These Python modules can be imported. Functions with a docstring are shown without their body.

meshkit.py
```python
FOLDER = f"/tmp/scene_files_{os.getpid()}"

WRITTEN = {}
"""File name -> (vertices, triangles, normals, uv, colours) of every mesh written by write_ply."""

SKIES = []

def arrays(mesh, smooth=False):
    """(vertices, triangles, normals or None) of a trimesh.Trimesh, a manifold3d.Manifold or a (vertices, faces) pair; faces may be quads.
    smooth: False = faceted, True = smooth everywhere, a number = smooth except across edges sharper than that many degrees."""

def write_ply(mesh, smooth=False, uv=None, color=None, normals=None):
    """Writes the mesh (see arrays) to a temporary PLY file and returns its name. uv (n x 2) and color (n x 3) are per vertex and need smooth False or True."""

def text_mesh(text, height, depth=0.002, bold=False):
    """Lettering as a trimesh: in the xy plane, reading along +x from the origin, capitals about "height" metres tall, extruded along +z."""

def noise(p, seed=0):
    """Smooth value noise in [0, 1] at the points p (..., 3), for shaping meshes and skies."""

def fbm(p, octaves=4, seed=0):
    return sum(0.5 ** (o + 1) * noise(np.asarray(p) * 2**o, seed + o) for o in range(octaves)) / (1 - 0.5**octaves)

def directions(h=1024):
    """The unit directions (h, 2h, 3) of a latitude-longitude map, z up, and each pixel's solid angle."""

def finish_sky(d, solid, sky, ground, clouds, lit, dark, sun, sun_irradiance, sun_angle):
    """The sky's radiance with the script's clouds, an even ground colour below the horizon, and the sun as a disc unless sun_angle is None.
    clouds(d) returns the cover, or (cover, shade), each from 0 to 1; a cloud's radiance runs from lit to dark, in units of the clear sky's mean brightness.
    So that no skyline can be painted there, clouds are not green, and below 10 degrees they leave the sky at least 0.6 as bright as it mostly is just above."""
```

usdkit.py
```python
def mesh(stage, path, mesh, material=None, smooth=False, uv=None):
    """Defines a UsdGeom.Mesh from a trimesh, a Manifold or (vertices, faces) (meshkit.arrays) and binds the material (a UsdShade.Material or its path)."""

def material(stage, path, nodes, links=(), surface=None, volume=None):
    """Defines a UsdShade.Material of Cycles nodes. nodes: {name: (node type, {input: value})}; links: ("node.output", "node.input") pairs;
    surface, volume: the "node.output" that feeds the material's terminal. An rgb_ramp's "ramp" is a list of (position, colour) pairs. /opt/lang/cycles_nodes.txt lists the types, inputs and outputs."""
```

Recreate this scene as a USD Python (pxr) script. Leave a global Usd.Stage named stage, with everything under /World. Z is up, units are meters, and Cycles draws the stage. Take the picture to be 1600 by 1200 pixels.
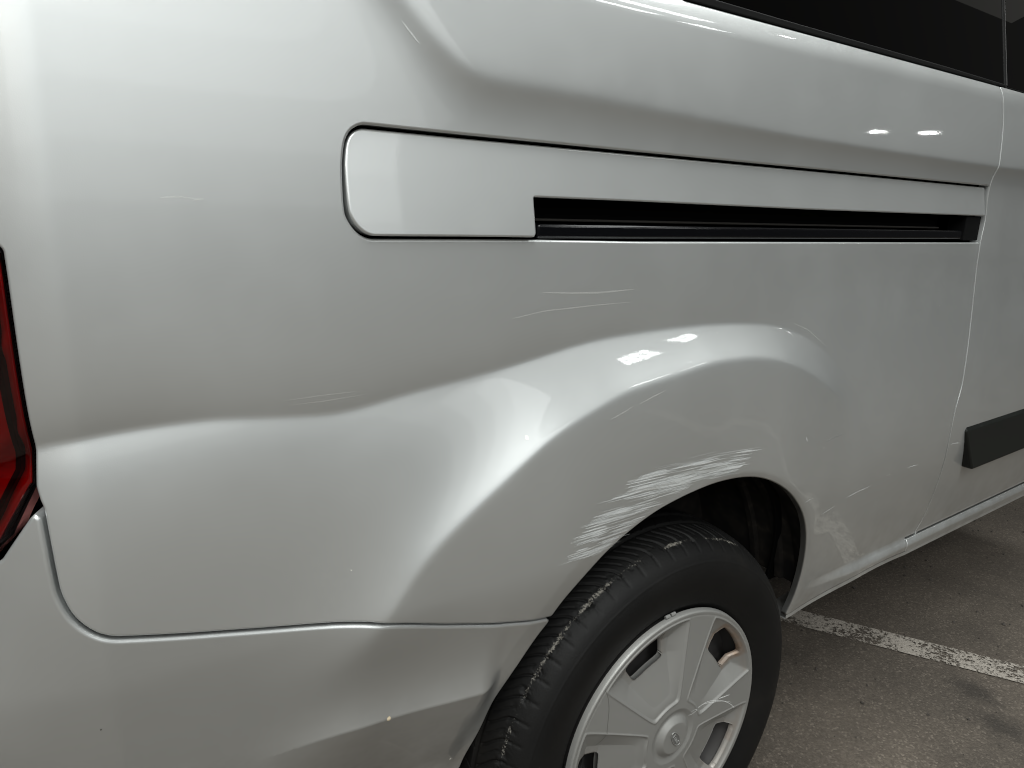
import math, random
import numpy as np, trimesh, usdkit, meshkit
from scipy.spatial import Delaunay, cKDTree
from scipy.interpolate import CubicSpline
from shapely.geometry import Polygon, LineString, Point, box as sbox
from shapely import contains_xy
from pxr import Usd, UsdGeom, UsdLux, UsdShade, Gf, Sdf, Vt

stage = Usd.Stage.CreateInMemory()
UsdGeom.SetStageUpAxis(stage, UsdGeom.Tokens.z)
UsdGeom.SetStageMetersPerUnit(stage, 1.0)
UsdGeom.Xform.Define(stage, '/World'); UsdGeom.Scope.Define(stage, '/World/Looks')
rng = np.random.default_rng(7)
W = '/World/'

# ---------------------------------------------------------------- camera
CAM = np.array([-0.794, -0.65, 1.173, 0.615, 0.243, 0.029, 1096.3])   # x y z, yaw pitch roll (rad), focal in pixels of a 1600 wide picture
def cam_axes(yaw, pitch, roll):
    f = np.array([np.sin(yaw) * np.cos(pitch), np.cos(yaw) * np.cos(pitch), -np.sin(pitch)])
    r0 = np.array([np.cos(yaw), -np.sin(yaw), 0]); u0 = np.cross(r0, f)
    r = np.cos(roll) * r0 + np.sin(roll) * u0
    return r, np.cross(r, f), f
r_, u_, f_ = cam_axes(*CAM[3:6])
cam = UsdGeom.Camera.Define(stage, W + 'camera')
cam.AddTransformOp().Set(Gf.Matrix4d(*[float(x) for row in (list(r_) + [0], list(u_) + [0], list(-f_) + [0], list(CAM[:3]) + [1]) for x in row]))
cam.CreateHorizontalApertureAttr(36.0); cam.CreateVerticalApertureAttr(27.0)
cam.CreateFocalLengthAttr(float(36.0 * CAM[6] / 1600)); cam.CreateClippingRangeAttr(Gf.Vec2f(0.02, 200))
cam.CreateExposureAttr(0.18)

# ---------------------------------------------------------------- light: a covered car park, skylights and a bright doorway behind
def rect_light(name, pos, look, w, h, power, color=(1, 1, 1)):
    L = UsdLux.RectLight.Define(stage, W + name)
    pos, look = np.array(pos, float), np.array(look, float)
    zax = pos - look; zax /= np.linalg.norm(zax)
    up = np.array([0, 0, 1.0]) if abs(zax[2]) < .95 else np.array([1.0, 0, 0])
    xax = np.cross(up, zax); xax /= np.linalg.norm(xax); yax = np.cross(zax, xax)
    L.AddTransformOp().Set(Gf.Matrix4d(*[float(x) for row in (list(xax) + [0], list(yax) + [0], list(zax) + [0], list(pos) + [1]) for x in row]))
    L.CreateWidthAttr(w); L.CreateHeightAttr(h); L.CreateIntensityAttr(power); L.CreateColorAttr(Gf.Vec3f(*color))
    return L
dm = usdkit.material(stage, W + 'Looks/hall_air', {'bg': ('background_shader', {'color': (1.0, .99, .95), 'strength': .033})}, [], surface='bg.background')
dome = UsdLux.DomeLight.Define(stage, W + 'sky')
UsdShade.MaterialBindingAPI.Apply(dome.GetPrim()).Bind(dm)
dome.GetPrim().SetCustomDataByKey('kind', 'structure')
DAY = (.970, 1, .985)
rect_light('skylight', (-1.6, -2.7, 5.8), (-1.6, -2.7, 0), 6.4, 1.3, 21, DAY)         # long roof light over the bay
rect_light('skylight_002', (-7.5, -5.5, 5.8), (-3, -1.5, 0), 5.0, 3.0, 5.5, (1, .985, .94))
rect_light('skylight_003', (4.2, -1.0, 5.8), (4.2, -1.0, 0), 3.5, 1.1, 7.5, DAY)
# the bright far side of the hall behind the photographer: rows of translucent panels, brighter towards the roof
for row, (z0_, z1_, pw) in enumerate(((1.6, 2.7, .35), (2.72, 3.8, .75), (3.82, 4.9, 1.25), (4.92, 6.2, 1.65), (6.22, 7.6, 1.6))):
    rect_light('wall_light' + (f'_{row:03d}' if row else ''), (-1.6, -11, (z0_ + z1_) / 2), (-1.6, 0, (z0_ + z1_) / 2), 13.4, z1_ - z0_, pw, (.970, 1, .992))
# small roof windows of several panes, mirrored in the paint of the arch and of the shoulder
for row, (cx_, cy_, n_, pw) in enumerate(((6.5, -6.15, 4, 13), (8.25, -6.3, 3, 13), (5.9, -4.4, 6, 12))):
    for k_ in range(n_):
        for j_ in (0, 1):
            rect_light(f'roof_window_{row}{k_}{j_}', (cx_ + (k_ - (n_ - 1) / 2) * .27, cy_ + (j_ - .5) * .34, 6.0), (cx_ + (k_ - (n_ - 1) / 2) * .27, cy_ + (j_ - .5) * .34, 0), .30, .22, pw, DAY)
rect_light('lamp', (9.2, -4.75, 2.95), (0, 0, 1.0), .16, .04, 60, DAY)
rect_light('lamp_001', (9.5, -4.2, 2.90), (0, 0, 1.0), .16, .04, 60, DAY)
rect_light('lamp_002', (7.3, -3.1, 6.0), (0, 0, 1.0), .16, .10, 60, DAY)
# dim roof sheeting far ahead, in bays: the side window mirrors it faintly
for k_, (cx_, cy_, wy_, lx_, pw) in enumerate(((8.0, -3.4, 4.2, 3.6, .11), (12.0, -3.4, 4.0, 3.9, .10), (16.2, -3.2, 3.6, 4.0, .09))):
    rect_light('roof_sheet' + (f'_{k_:03d}' if k_ else ''), (cx_, cy_, 8.0), (cx_, cy_, 0), wy_, lx_, pw, (1, .98, .9))
# ---------------------------------------------------------------- the body side as a surface over (s, z): s along the van, z up, h outwards
def resample(pts, step=0.001):
    p = np.asarray(pts, float)
    t = np.r_[0, np.cumsum(np.hypot(*np.diff(p, axis=0).T))]
    # centripetal-ish smooth curve through the points
    tt = np.linspace(0, t[-1], max(4, int(t[-1] / step)))
    if len(p) < 3:
        return np.stack([np.interp(tt, t, p[:, k]) for k in (0, 1)], 1)
    from scipy.interpolate import Akima1DInterpolator
    return np.stack([Akima1DInterpolator(t, p[:, k])(tt) for k in (0, 1)], 1)
class Curve:
    def __init__(self, pts, ext=0.6, blur=12):
        c = resample(pts)
        if blur:
            from scipy.ndimage import gaussian_filter1d
            c = gaussian_filter1d(c, blur, axis=0, mode='nearest')
        a, b = c[0] - c[12], c[-1] - c[-13]
        a /= np.linalg.norm(a); b /= np.linalg.norm(b)
        k = np.arange(1, int(ext / .002))[:, None] * .002
        self.c = np.vstack([(c[0] + a * k)[::-1], c, c[-1] + b * k])
        t = np.gradient(self.c, axis=0); self.t = t / np.linalg.norm(t, axis=1, keepdims=True)
        self.tree = cKDTree(self.c)
    def sd(self, P):   # signed distance, positive on the left of the direction of travel
        d, i = self.tree.query(P)
        v = P - self.c[i]; t = self.t[i]
        al = (v * t).sum(1); cr = t[:, 0] * v[:, 1] - t[:, 1] * v[:, 0]
        al = np.where(np.abs(al) < .003, 0, al)
        return np.sign(cr) * np.hypot(al, cr)
def sstep(a, b, x):
    t = np.clip((x - a) / (b - a), 0, 1); return t * t * (3 - 2 * t)
def splus(x, k):       # smooth max(x, 0)
    return .5 * (x + np.sqrt(x * x + k * k))
S0 = -0.762
_t = np.linspace(0, 1.2, 2401)
def _corner(rate):
    phi = np.radians(12) * sstep(-.002, .016, _t) + rate(_t)
    phi = np.minimum(phi, np.radians(88)); mid, dt = (phi[1:] + phi[:-1]) / 2, np.diff(_t)
    return S0 - np.r_[0, np.cumsum(np.cos(mid) * dt)], np.r_[0, np.cumsum(np.sin(mid) * dt)], phi
UP = _corner(lambda t: np.clip((t - .008) / .17, 0, 1.25))
LOW = _corner(lambda t: np.clip((t - .008) / .60, 0, 2) + np.clip((t - .18) / .16, 0, 2))
def base_curve(s, z):
    t = np.maximum(S0 - s, 0); w = sstep(.92, .66, z)
    x, y, ph = [np.interp(t, _t, a) * (1 - w) + np.interp(t, _t, b) * w for a, b in zip(UP, LOW)]
    return np.where(s >= S0, s, x), y, ph
FLD = {}
def width_field(E, V):          # distance from the valley line to the nearest point of the flare edge, as a smooth field
    from scipy.ndimage import gaussian_filter, gaussian_filter1d
    from scipy.interpolate import RectBivariateSpline
    W = gaussian_filter1d(np.maximum(-V.sd(E.c), .015), 45, mode='nearest')
    gs, gz = np.arange(-1.2, 1.3, .01), np.arange(.2, 1.5, .01)
    S, Z = np.meshgrid(gs, gz, indexing='ij')
    g = W[E.tree.query(np.stack([S.ravel(), Z.ravel()], 1))[1]].reshape(S.shape)
    return RectBivariateSpline(gs, gz, gaussian_filter(g, 2.0))
def set_fields(C):
    FLD['V'] = Curve(C['valley'], blur=7); FLD['E'] = Curve(C['flare_edge']); FLD['W'] = width_field(FLD['E'], FLD['V']); FLD['S'] = Curve(C['shoulder'], blur=14)
    FLD['b'] = np.polyfit(np.asarray(C['belt'])[:, 0], np.asarray(C['belt'])[:, 1], 1)
    FLD['T'] = Curve([(q, np.polyval(FLD['b'], q)) for q in (-.30, .95)], blur=0); FLD['K'] = Curve(C['bumper_crease'], ext=.25); FLD['O'] = Curve(np.vstack([np.asarray(C['bumper_arch'])[::-1][:-1], np.asarray(C['arch'])]), blur=8); FLD['A'] = Curve(C['arch'], blur=8)
def H(s, z):
    P = np.stack([s, z], 1)
    h = -.40 / 2 * (z - 1.10) ** 2 - np.where(z > 1.1, -.05 * (z - 1.10) ** 2, 0)
    # flare over the wheel
    dv = -FLD['V'].sd(P)                       # below the valley line
    de = FLD['E'].sd(P)                        # outside the flare edge
    right = 1 - .90 * sstep(.16, .42, s)
    rear = sstep(.02, -.28, s)
    dvp = splus(dv, .0028)
    f1 = (.016 + .002 * rear) * (1 - np.exp(-dvp / .095)) * (1 - sstep(.05, .33, s))
    f1 = f1 - (.0015 + .0036 * rear + .003 * sstep(-.62, -.76, s)) * np.exp(-splus(-dv, .0028) / .024) * np.exp(-dvp / .06) * (1 - sstep(.0, .25, s))
    dep = splus(de, .005 + .045 * sstep(.75, .62, z))   # the edge softens on the bumper
    wv = FLD['W'].ev(s, z)                   # how far the valley line lies from the edge here
    f2 = .041 * (.86 + .18 * sstep(-.45, -.25, s)) * (1 - .35 * sstep(.74, .60, z)) * splus(np.exp(-dep / .060) - np.exp(-wv / .060), .02) * right
    h = h + f1 + f2 + .043 * sstep(1.10, .66, z) * sstep(.02, .36, s)
    # lip around the opening: bends gently back in
    do = FLD['O'].sd(P)
    h = h - .11 * splus(.038 - do, .004) * (1 - sstep(-.22, -.04, s)) * sstep(.34, .5, z)
    # narrow turned-in rim on the front half of the opening
    da = FLD['A'].sd(P)
    h = h - .35 * splus(.011 - da, .003) * sstep(-.02, .10, s)
    # shoulder under the window
    ds = FLD['S'].sd(P)                        # above the line
    k = .0035 + .006 * sstep(.2, -.4, s)
    h = h + .0155 * np.exp(-splus(-ds, k) / .025)
    dt = -FLD['T'].sd(P)                       # below the belt line
    h = h - .0062 * np.clip(1 - dt / .032, 0, 1.6) ** 2 * sstep(-.5, -.2, s)
    # bumper crease
    dk = FLD['K'].sd(P)
    w = sstep(-.66, -.52, s) * (1 - sstep(-.37, -.33, s))
    h = h + w * (.017 * np.exp(-np.maximum(dk, 0) / .042) * (dk > 0) + (dk <= 0) * (.017 + .21 * dk)) * sstep(.30, .45, z) * sstep(.30, .10, dk)
    h = h - .085 * splus(.735 - z, .012) * (1 - sstep(-.50, -.34, s))      # the bumper leans in below its seam
    # sill: a step outwards along the bottom
    h = h + .014 * sstep(.474, .450, z) * sstep(.38, .62, s)
    return h
def pos(s, z, h=None):
    s, z = np.asarray(s, float), np.asarray(z, float)
    if h is None: h = H(s, z)
    x, y, ph = base_curve(s, z)
    return np.stack([x - np.sin(ph) * h, y - np.cos(ph) * h, z], 1)
def frame(s, z, e=.0008, Hf=None):
    Hf = Hf or H
    p = pos(s, z, Hf(s, z))
    ps = (pos(s + e, z, Hf(s + e, z)) - pos(s - e, z, Hf(s - e, z))) / (2 * e)
    pz = (pos(s, z + e, Hf(s, z + e)) - pos(s, z - e, Hf(s, z - e))) / (2 * e)
    n = np.cross(ps, pz); n /= np.linalg.norm(n, axis=1, keepdims=True)
    return p, ps, pz, n

# feature lines of the bodywork, (s, z) in metres
CURVES = {
    'valley': [[-0.8235, 0.9656], [-0.8125, 0.9695], [-0.8019, 0.9725], [-0.7766, 0.9765], [-0.7316, 0.9797], [-0.6643, 0.9799], [-0.6008, 0.9731], [-0.536, 0.9696], [-0.4562, 0.9807], [-0.4004, 0.9872], [-0.3313, 0.9963], [-0.2356, 1.0119], [-0.1275, 1.021], [-0.003, 1.0221], [0.1439, 1.0123], [0.246, 0.9857], [0.3541, 0.9244], [0.436, 0.8395], [0.5153, 0.7257], [0.5826, 0.5961]],
    'flare_edge': [[-0.5062, 0.7379], [-0.4825, 0.7727], [-0.4637, 0.7951], [-0.4287, 0.8251], [-0.3965, 0.8489], [-0.3545, 0.8779], [-0.3097, 0.9073], [-0.2462, 0.9337], [-0.1649, 0.9553], [-0.0933, 0.9637], [-0.028, 0.9715], [0.0425, 0.9734], [0.1411, 0.9641], [0.222, 0.9384], [0.3157, 0.8916], [0.3955, 0.8339], [0.4459, 0.7649], [0.4967, 0.6755]],
    'shoulder': [[-0.4996, 1.3854], [-0.4865, 1.3721], [-0.4712, 1.3587], [-0.45, 1.3373], [-0.4262, 1.318], [-0.4009, 1.3037], [-0.3666, 1.2981], [-0.309, 1.2971], [-0.2645, 1.2967], [-0.1661, 1.2937], [0.0611, 1.2879], [0.3017, 1.2841], [0.5331, 1.2824], [0.8032, 1.2814], [0.9399, 1.2827]],
    'belt': [[-0.0929, 1.4263], [0.0898, 1.429], [0.2915, 1.4287], [0.559, 1.4287], [0.7995, 1.4316]],
    'bumper_crease': [[-0.657, 0.57], [-0.6203, 0.5763], [-0.5632, 0.5851], [-0.4927, 0.5809], [-0.4361, 0.576], [-0.3866, 0.5731]],
    'lip': [[-0.203, 0.7755], [-0.2581, 0.7309], [-0.2981, 0.6939], [-0.3226, 0.6678], [-0.3449, 0.64], [-0.3846, 0.5759], [-0.3892, 0.468], [-0.3898, 0.4101]],
    'arch': [[-0.2572, 0.6419], [-0.2366, 0.6746], [-0.1843, 0.7212], [-0.1379, 0.7461], [-0.0841, 0.7658], [0.0055, 0.7783], [0.0727, 0.7782], [0.1262, 0.7716], [0.1815, 0.7512], [0.2406, 0.715], [0.2968, 0.6659], [0.3383, 0.6097], [0.3689, 0.544], [0.39, 0.4689], [0.3941, 0.3948]],
    'bumper_seam': [[-0.8047, 0.927], [-0.8024, 0.9187], [-0.8005, 0.8887], [-0.7986, 0.8498], [-0.7943, 0.8287], [-0.7848, 0.8097], [-0.7687, 0.7948], [-0.755, 0.7884], [-0.6831, 0.7674], [-0.6182, 0.7515], [-0.5767, 0.7435], [-0.5553, 0.74], [-0.5059, 0.7298], [-0.424, 0.6978], [-0.3233, 0.6626], [-0.2601, 0.6434]],
    'bumper_arch': [[-0.2572, 0.6384], [-0.2809, 0.6069], [-0.3079, 0.5634], [-0.3302, 0.5258], [-0.3407, 0.4861], [-0.35, 0.436], [-0.3551, 0.3981]],
    'lamp_edge': [[-0.8046, 1.1322], [-0.8043, 1.1117], [-0.8048, 1.0483], [-0.8055, 1.003], [-0.8073, 0.9394]],
    'lamp_bottom': [[-0.8076, 0.9346], [-0.84, 0.885]],
    'bumper_top': [[-0.8052, 0.927], [-0.8407, 0.8787]],
    'cover': [[-0.5073, 1.2458], [-0.517, 1.244], [-0.5259, 1.2369], [-0.5304, 1.2253], [-0.5327, 1.2066], [-0.5329, 1.185], [-0.532, 1.1675], [-0.5268, 1.1557], [-0.5189, 1.1476], [-0.5075, 1.1431]],
    'cover_top': [[-0.5073, 1.2458], [-0.4029, 1.2451], [-0.2542, 1.245], [0.8133, 1.245]],
    'cover_bot': [[-0.5075, 1.1432], [-0.4125, 1.1429], [-0.3086, 1.1422]],
    'cover_right': [[0.8127, 1.2438], [0.8272, 1.1863]],
    'slot_top': [[-0.3101, 1.1859], [-0.1468, 1.1861], [0.2112, 1.1849], [0.8272, 1.1863]],
    'body_low': [[-0.3086, 1.1418], [-0.1429, 1.1399], [0.8194, 1.1367]],
    'rail_top': [[-0.3056, 1.1588], [-0.1445, 1.1581], [0.1558, 1.1585], [0.6906, 1.1587], [0.7528, 1.1579]],
    'rail_bot': [[-0.305, 1.1436], [0.7535, 1.1412]],
    'ledge': [[-0.304, 1.1655], [-0.0989, 1.1642], [0.6811, 1.1634]],
    'door_seam': [[0.7995, 1.4316], [0.8039, 1.4129], [0.8116, 1.3784], [0.8169, 1.335], [0.8181, 1.2846], [0.8178, 1.2507], [0.821, 1.2212], [0.8272, 1.1863], [0.8239, 1.1355], [0.8334, 1.0098], [0.8282, 0.8436], [0.8158, 0.7861], [0.8223, 0.7076], [0.8422, 0.6301], [0.8576, 0.5257], [0.8478, 0.4608]],
    'door_belt': [[0.8079, 1.4314], [0.913, 1.432]],
    'sill': [[0.3948, 0.3929], [0.5489, 0.4293], [0.8053, 0.4345], [1.0759, 0.4405], [1.4697, 0.4377]],
    'sill_top': [[0.8468, 0.4597], [1.4603, 0.4626]],
    'strip_top': [[0.878, 0.7407], [1.1655, 0.7379]],
    'strip_bot': [[0.9455, 0.6343], [1.259, 0.6164]],
    'scrape': [[-0.2678, 0.7368], [-0.2428, 0.7685], [-0.213, 0.8015], [-0.157, 0.823], [-0.1286, 0.8374], [-0.0221, 0.8379], [0.0512, 0.8343], [0.1167, 0.8257], [0.1005, 0.809], [0.071, 0.7882], [-0.0114, 0.795], [-0.0888, 0.7742], [-0.1409, 0.7521], [-0.1977, 0.7262], [-0.2319, 0.7349]],
    'stroke_dir': [[-0.1485, 0.7797], [-0.0762, 0.7762]],
    'mark_1': [[0.4391, 0.6638], [0.4772, 0.6688], [0.5189, 0.6703]],
    'mark_2': [[0.3641, 0.6471], [0.3863, 0.6507], [0.4064, 0.6538]],
    'mark_3': [[0.2886, 0.6903], [0.2997, 0.6942], [0.3132, 0.6948]],
    'mark_4': [[0.6607, 0.6817], [0.6816, 0.6819], [0.7039, 0.6804]],
    'mark_5': [[0.5776, 0.6816], [0.585, 0.6814], [0.5953, 0.6807]],
    'mark_6': [[0.831, 0.703], [0.8518, 0.7032], [0.8787, 0.6992]],
    'mark_7': [[0.2433, 0.823], [0.2477, 0.8143]],
    'mark_8': [[-0.2042, 0.922], [-0.1821, 0.9279], [-0.1653, 0.9339]],
    'mark_9': [[-0.1537, 0.9348], [-0.1303, 0.941], [-0.1062, 0.9465]],
    'mark_10': [[-0.2947, 1.0808], [-0.249, 1.0781], [-0.2026, 1.0769], [-0.148, 1.0787]],
    'mark_11': [[-0.4725, 1.3412], [-0.4643, 1.333], [-0.4551, 1.3243]],
    'mark_12': [[-0.6258, 0.9834], [-0.6158, 0.9833], [-0.608, 0.9835]],
    'mark_13': [[-0.5977, 0.9894], [-0.5631, 0.9901], [-0.5229, 0.9896]],
    'mark_14': [[-0.5915, 0.9839], [-0.5565, 0.9838], [-0.5157, 0.9851]],
    'mark_15': [[-0.6915, 1.1746], [-0.6769, 1.1761], [-0.6612, 1.174]],
    'mark_16': [[-0.3369, 1.0526], [-0.2913, 1.0588], [-0.2115, 1.0614], [-0.1516, 1.0624]],
    'mark_17': [[-0.4664, 1.0386], [-0.4361, 1.0389], [-0.4044, 1.0399]],
    'mark_18': [[0.3174, 0.802], [0.3457, 0.8038], [0.373, 0.8046]],
    'mark_19': [[0.2086, 1.0111], [0.2478, 0.9981], [0.3015, 0.9676]],
    'mark_20': [[-0.6673, 1.1728], [-0.6642, 1.1744], [-0.6582, 1.1746]],
    'chips': [[-0.3286, 0.9157], [0.6876, 1.0135], [0.9779, 1.0262], [0.0203, 1.0101], [-0.2836, 1.0476], [0.3487, 1.0313], [-0.4926, 0.5818], [-0.3764, 0.4274], [-0.7836, 0.6912], [0.1104, 1.1082], [-0.573, 1.1609], [0.9566, 0.7962], [0.4266, 0.7019], [0.3099, 0.7907], [-0.2492, 1.1236], [0.2529, 0.9518], [-0.4401, 0.9712], [-0.541, 0.7993]],
}
# ---------------------------------------------------------------- materials
def mat(name, nodes, links=(), surface='p.BSDF'):
    return usdkit.material(stage, W + 'Looks/' + name, nodes, links, surface=surface)
GEO = ('geometry', {})
def plain(name, col, rough, **kw):
    return mat(name, {'p': ('principled_bsdf', dict(base_color=col, roughness=rough, **kw))})
PAINT = dict(metallic=.72, roughness=.43, coat_weight=1.0, coat_roughness=.025, coat_ior=1.5)
def paint(name, col=(.585, .604, .600)):
    return mat(name, {
        'g': GEO,
        'n': ('noise_texture', {'scale': 1100.0, 'detail': 2.0}),
        'b': ('bump', {'strength': .16, 'distance': .0003}),
        'o': ('noise_texture', {'scale': 260.0, 'detail': 1.0}),
        'ob': ('bump', {'strength': .05, 'distance': .0003}),
        'd': ('noise_texture', {'scale': 5.0, 'detail': 6.0, 'roughness': .62}),
        'dr': ('map_range', {'from_min': .45, 'from_max': .75, 'to_min': .39, 'to_max': .46, 'clamp': True}),
        'z': ('separate_xyz', {}), 'zr': ('map_range', {'from_min': .40, 'from_max': .66, 'to_min': .42, 'to_max': 0.0, 'clamp': True}),
        'dn': ('noise_texture', {'scale': 17.0, 'detail': 7.0, 'roughness': .68}), 'dm': ('map_range', {'from_min': .36, 'from_max': .68, 'to_min': .15, 'to_max': 1.0, 'clamp': True}),
        'df': ('math', {'math_type': 'multiply'}), 'dc': ('mix_color', {'a': col, 'b': (.20, .172, .14)}),       # road dust low on the body
        'p': ('principled_bsdf', dict(PAINT)),
    }, [('g.position', 'z.vector'), ('z.z', 'zr.value'), ('g.position', 'dn.vector'), ('dn.fac', 'dm.value'), ('zr.result', 'df.value1'), ('dm.result', 'df.value2'), ('df.value', 'dc.fac'), ('dc.result', 'p.base_color'),
        ('g.position', 'n.vector'), ('n.fac', 'b.height'), ('b.normal', 'p.normal'), ('g.position', 'o.vector'), ('o.fac', 'ob.height'),
        ('ob.normal', 'p.coat_normal'), ('g.position', 'd.vector'), ('d.fac', 'dr.value'), ('dr.result', 'p.roughness')])
M = {}
M['paint'] = paint('silver_paint')
M['bumper'] = paint('bumper_paint', (.53, .545, .540))
M['cavity'] = plain('black_cavity', (.002, .002, .0022), .8, specular_ior_level=.1)
M['gloss_black'] = plain('gloss_black_paint', (.0025, .0027, .0035), .14, specular_ior_level=.4)
M['ledge'] = plain('dusty_black', (.02, .018, .015), .7)
M['dark'] = plain('dark_trim', (.006, .006, .006), .6, specular_ior_level=.2)
M['seal'] = plain('rubber_seal', (.0035, .0035, .0035), .6, specular_ior_level=.2)
M['strip'] = mat('rub_strip_plastic', {'g': GEO, 'n': ('noise_texture', {'scale': 900.0, 'detail': 2.0}), 'b': ('bump', {'strength': .25, 'distance': .0006}),
    'p': ('principled_bsdf', {'base_color': (.006, .0072, .0062), 'roughness': .5, 'specular_ior_level': .3})}, [('g.position', 'n.vector'), ('n.fac', 'b.height'), ('b.normal', 'p.normal')])
M['glass'] = mat('tinted_glass', {'t': ('transparent_bsdf', {'color': (.02, .02, .018)}), 'gl': ('glossy_bsdf', {'color': (1, 1, 1), 'roughness': .01}),
    'f': ('fresnel', {'IOR': 1.5}), 'm': ('mix_closure', {})}, [('f.fac', 'm.fac'), ('t.BSDF', 'm.closure1'), ('gl.BSDF', 'm.closure2')], surface='m.closure')
M['lens'] = mat('red_lens', {'t': ('transparent_bsdf', {'color': (.50, .007, .013)}), 'gl': ('glossy_bsdf', {'color': (1, 1, 1), 'roughness': .02}),
    'f': ('fresnel', {'IOR': 1.5}), 'm': ('mix_closure', {})}, [('f.fac', 'm.fac'), ('t.BSDF', 'm.closure1'), ('gl.BSDF', 'm.closure2')], surface='m.closure')
M['reflector'] = plain('lamp_reflector', (.80, .32, .30), .4)
M['lamp_black'] = plain('lamp_housing', (.01, .006, .006), .4)
M['liner'] = mat('arch_liner_plastic', {'g': GEO, 'n': ('noise_texture', {'scale': 30.0, 'detail': 6.0}), 'r': ('rgb_ramp', {'ramp': [(.35, (.012, .012, .012)), (.60, (.024, .022, .020)), (.8, (.060, .053, .045))]}),
    'n2': ('noise_texture', {'scale': 500.0, 'detail': 2.0}), 'b': ('bump', {'strength': .3, 'distance': .001}),
    'p': ('principled_bsdf', {'roughness': .75, 'specular_ior_level': .12})}, [('g.position', 'n.vector'), ('n.fac', 'r.fac'), ('r.color', 'p.base_color'), ('g.position', 'n2.vector'), ('n2.fac', 'b.height'), ('b.normal', 'p.normal')])

# ---------------------------------------------------------------- mesh helpers
used = {}
def path_for(parent, name):
    k = (parent, name); n = used.get(k, -1) + 1; used[k] = n
    return parent + '/' + (name if n == 0 else f'{name}_{n:03d}')
def put(name, v, f, material, parent='/World', n=None, smooth=False, label=None, kind=None, category=None, group=None, attrs=None):
    p = path_for(parent, name)
    if n is None:
        m = usdkit.mesh(stage, p, (v, f), material, smooth=smooth)
    else:
        m = usdkit.mesh(stage, p, (v, f), material)
        m.CreateNormalsAttr(Vt.Vec3fArray.FromNumpy(np.asarray(n, np.float32))); m.SetNormalsInterpolation('vertex')
    for k, a in (attrs or {}).items():
        UsdGeom.PrimvarsAPI(m).CreatePrimvar(k, Sdf.ValueTypeNames.FloatArray, 'vertex').Set(Vt.FloatArray.FromNumpy(np.asarray(a, np.float32)))
    for k, x in (('label', label), ('kind', kind), ('category', category), ('group', group)):
        if x: m.GetPrim().SetCustomDataByKey(k, x)
    return p
def tm(name, mesh, material, parent='/World', **kw):
    return put(name, np.array(mesh.vertices), np.array(mesh.faces), material, parent, **kw)
def loop_pts(ring, step):
    L = ring.length; k = max(8, int(L / step))
    return np.array([ring.interpolate(i / k, normalized=True).coords[0] for i in range(k)])
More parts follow.
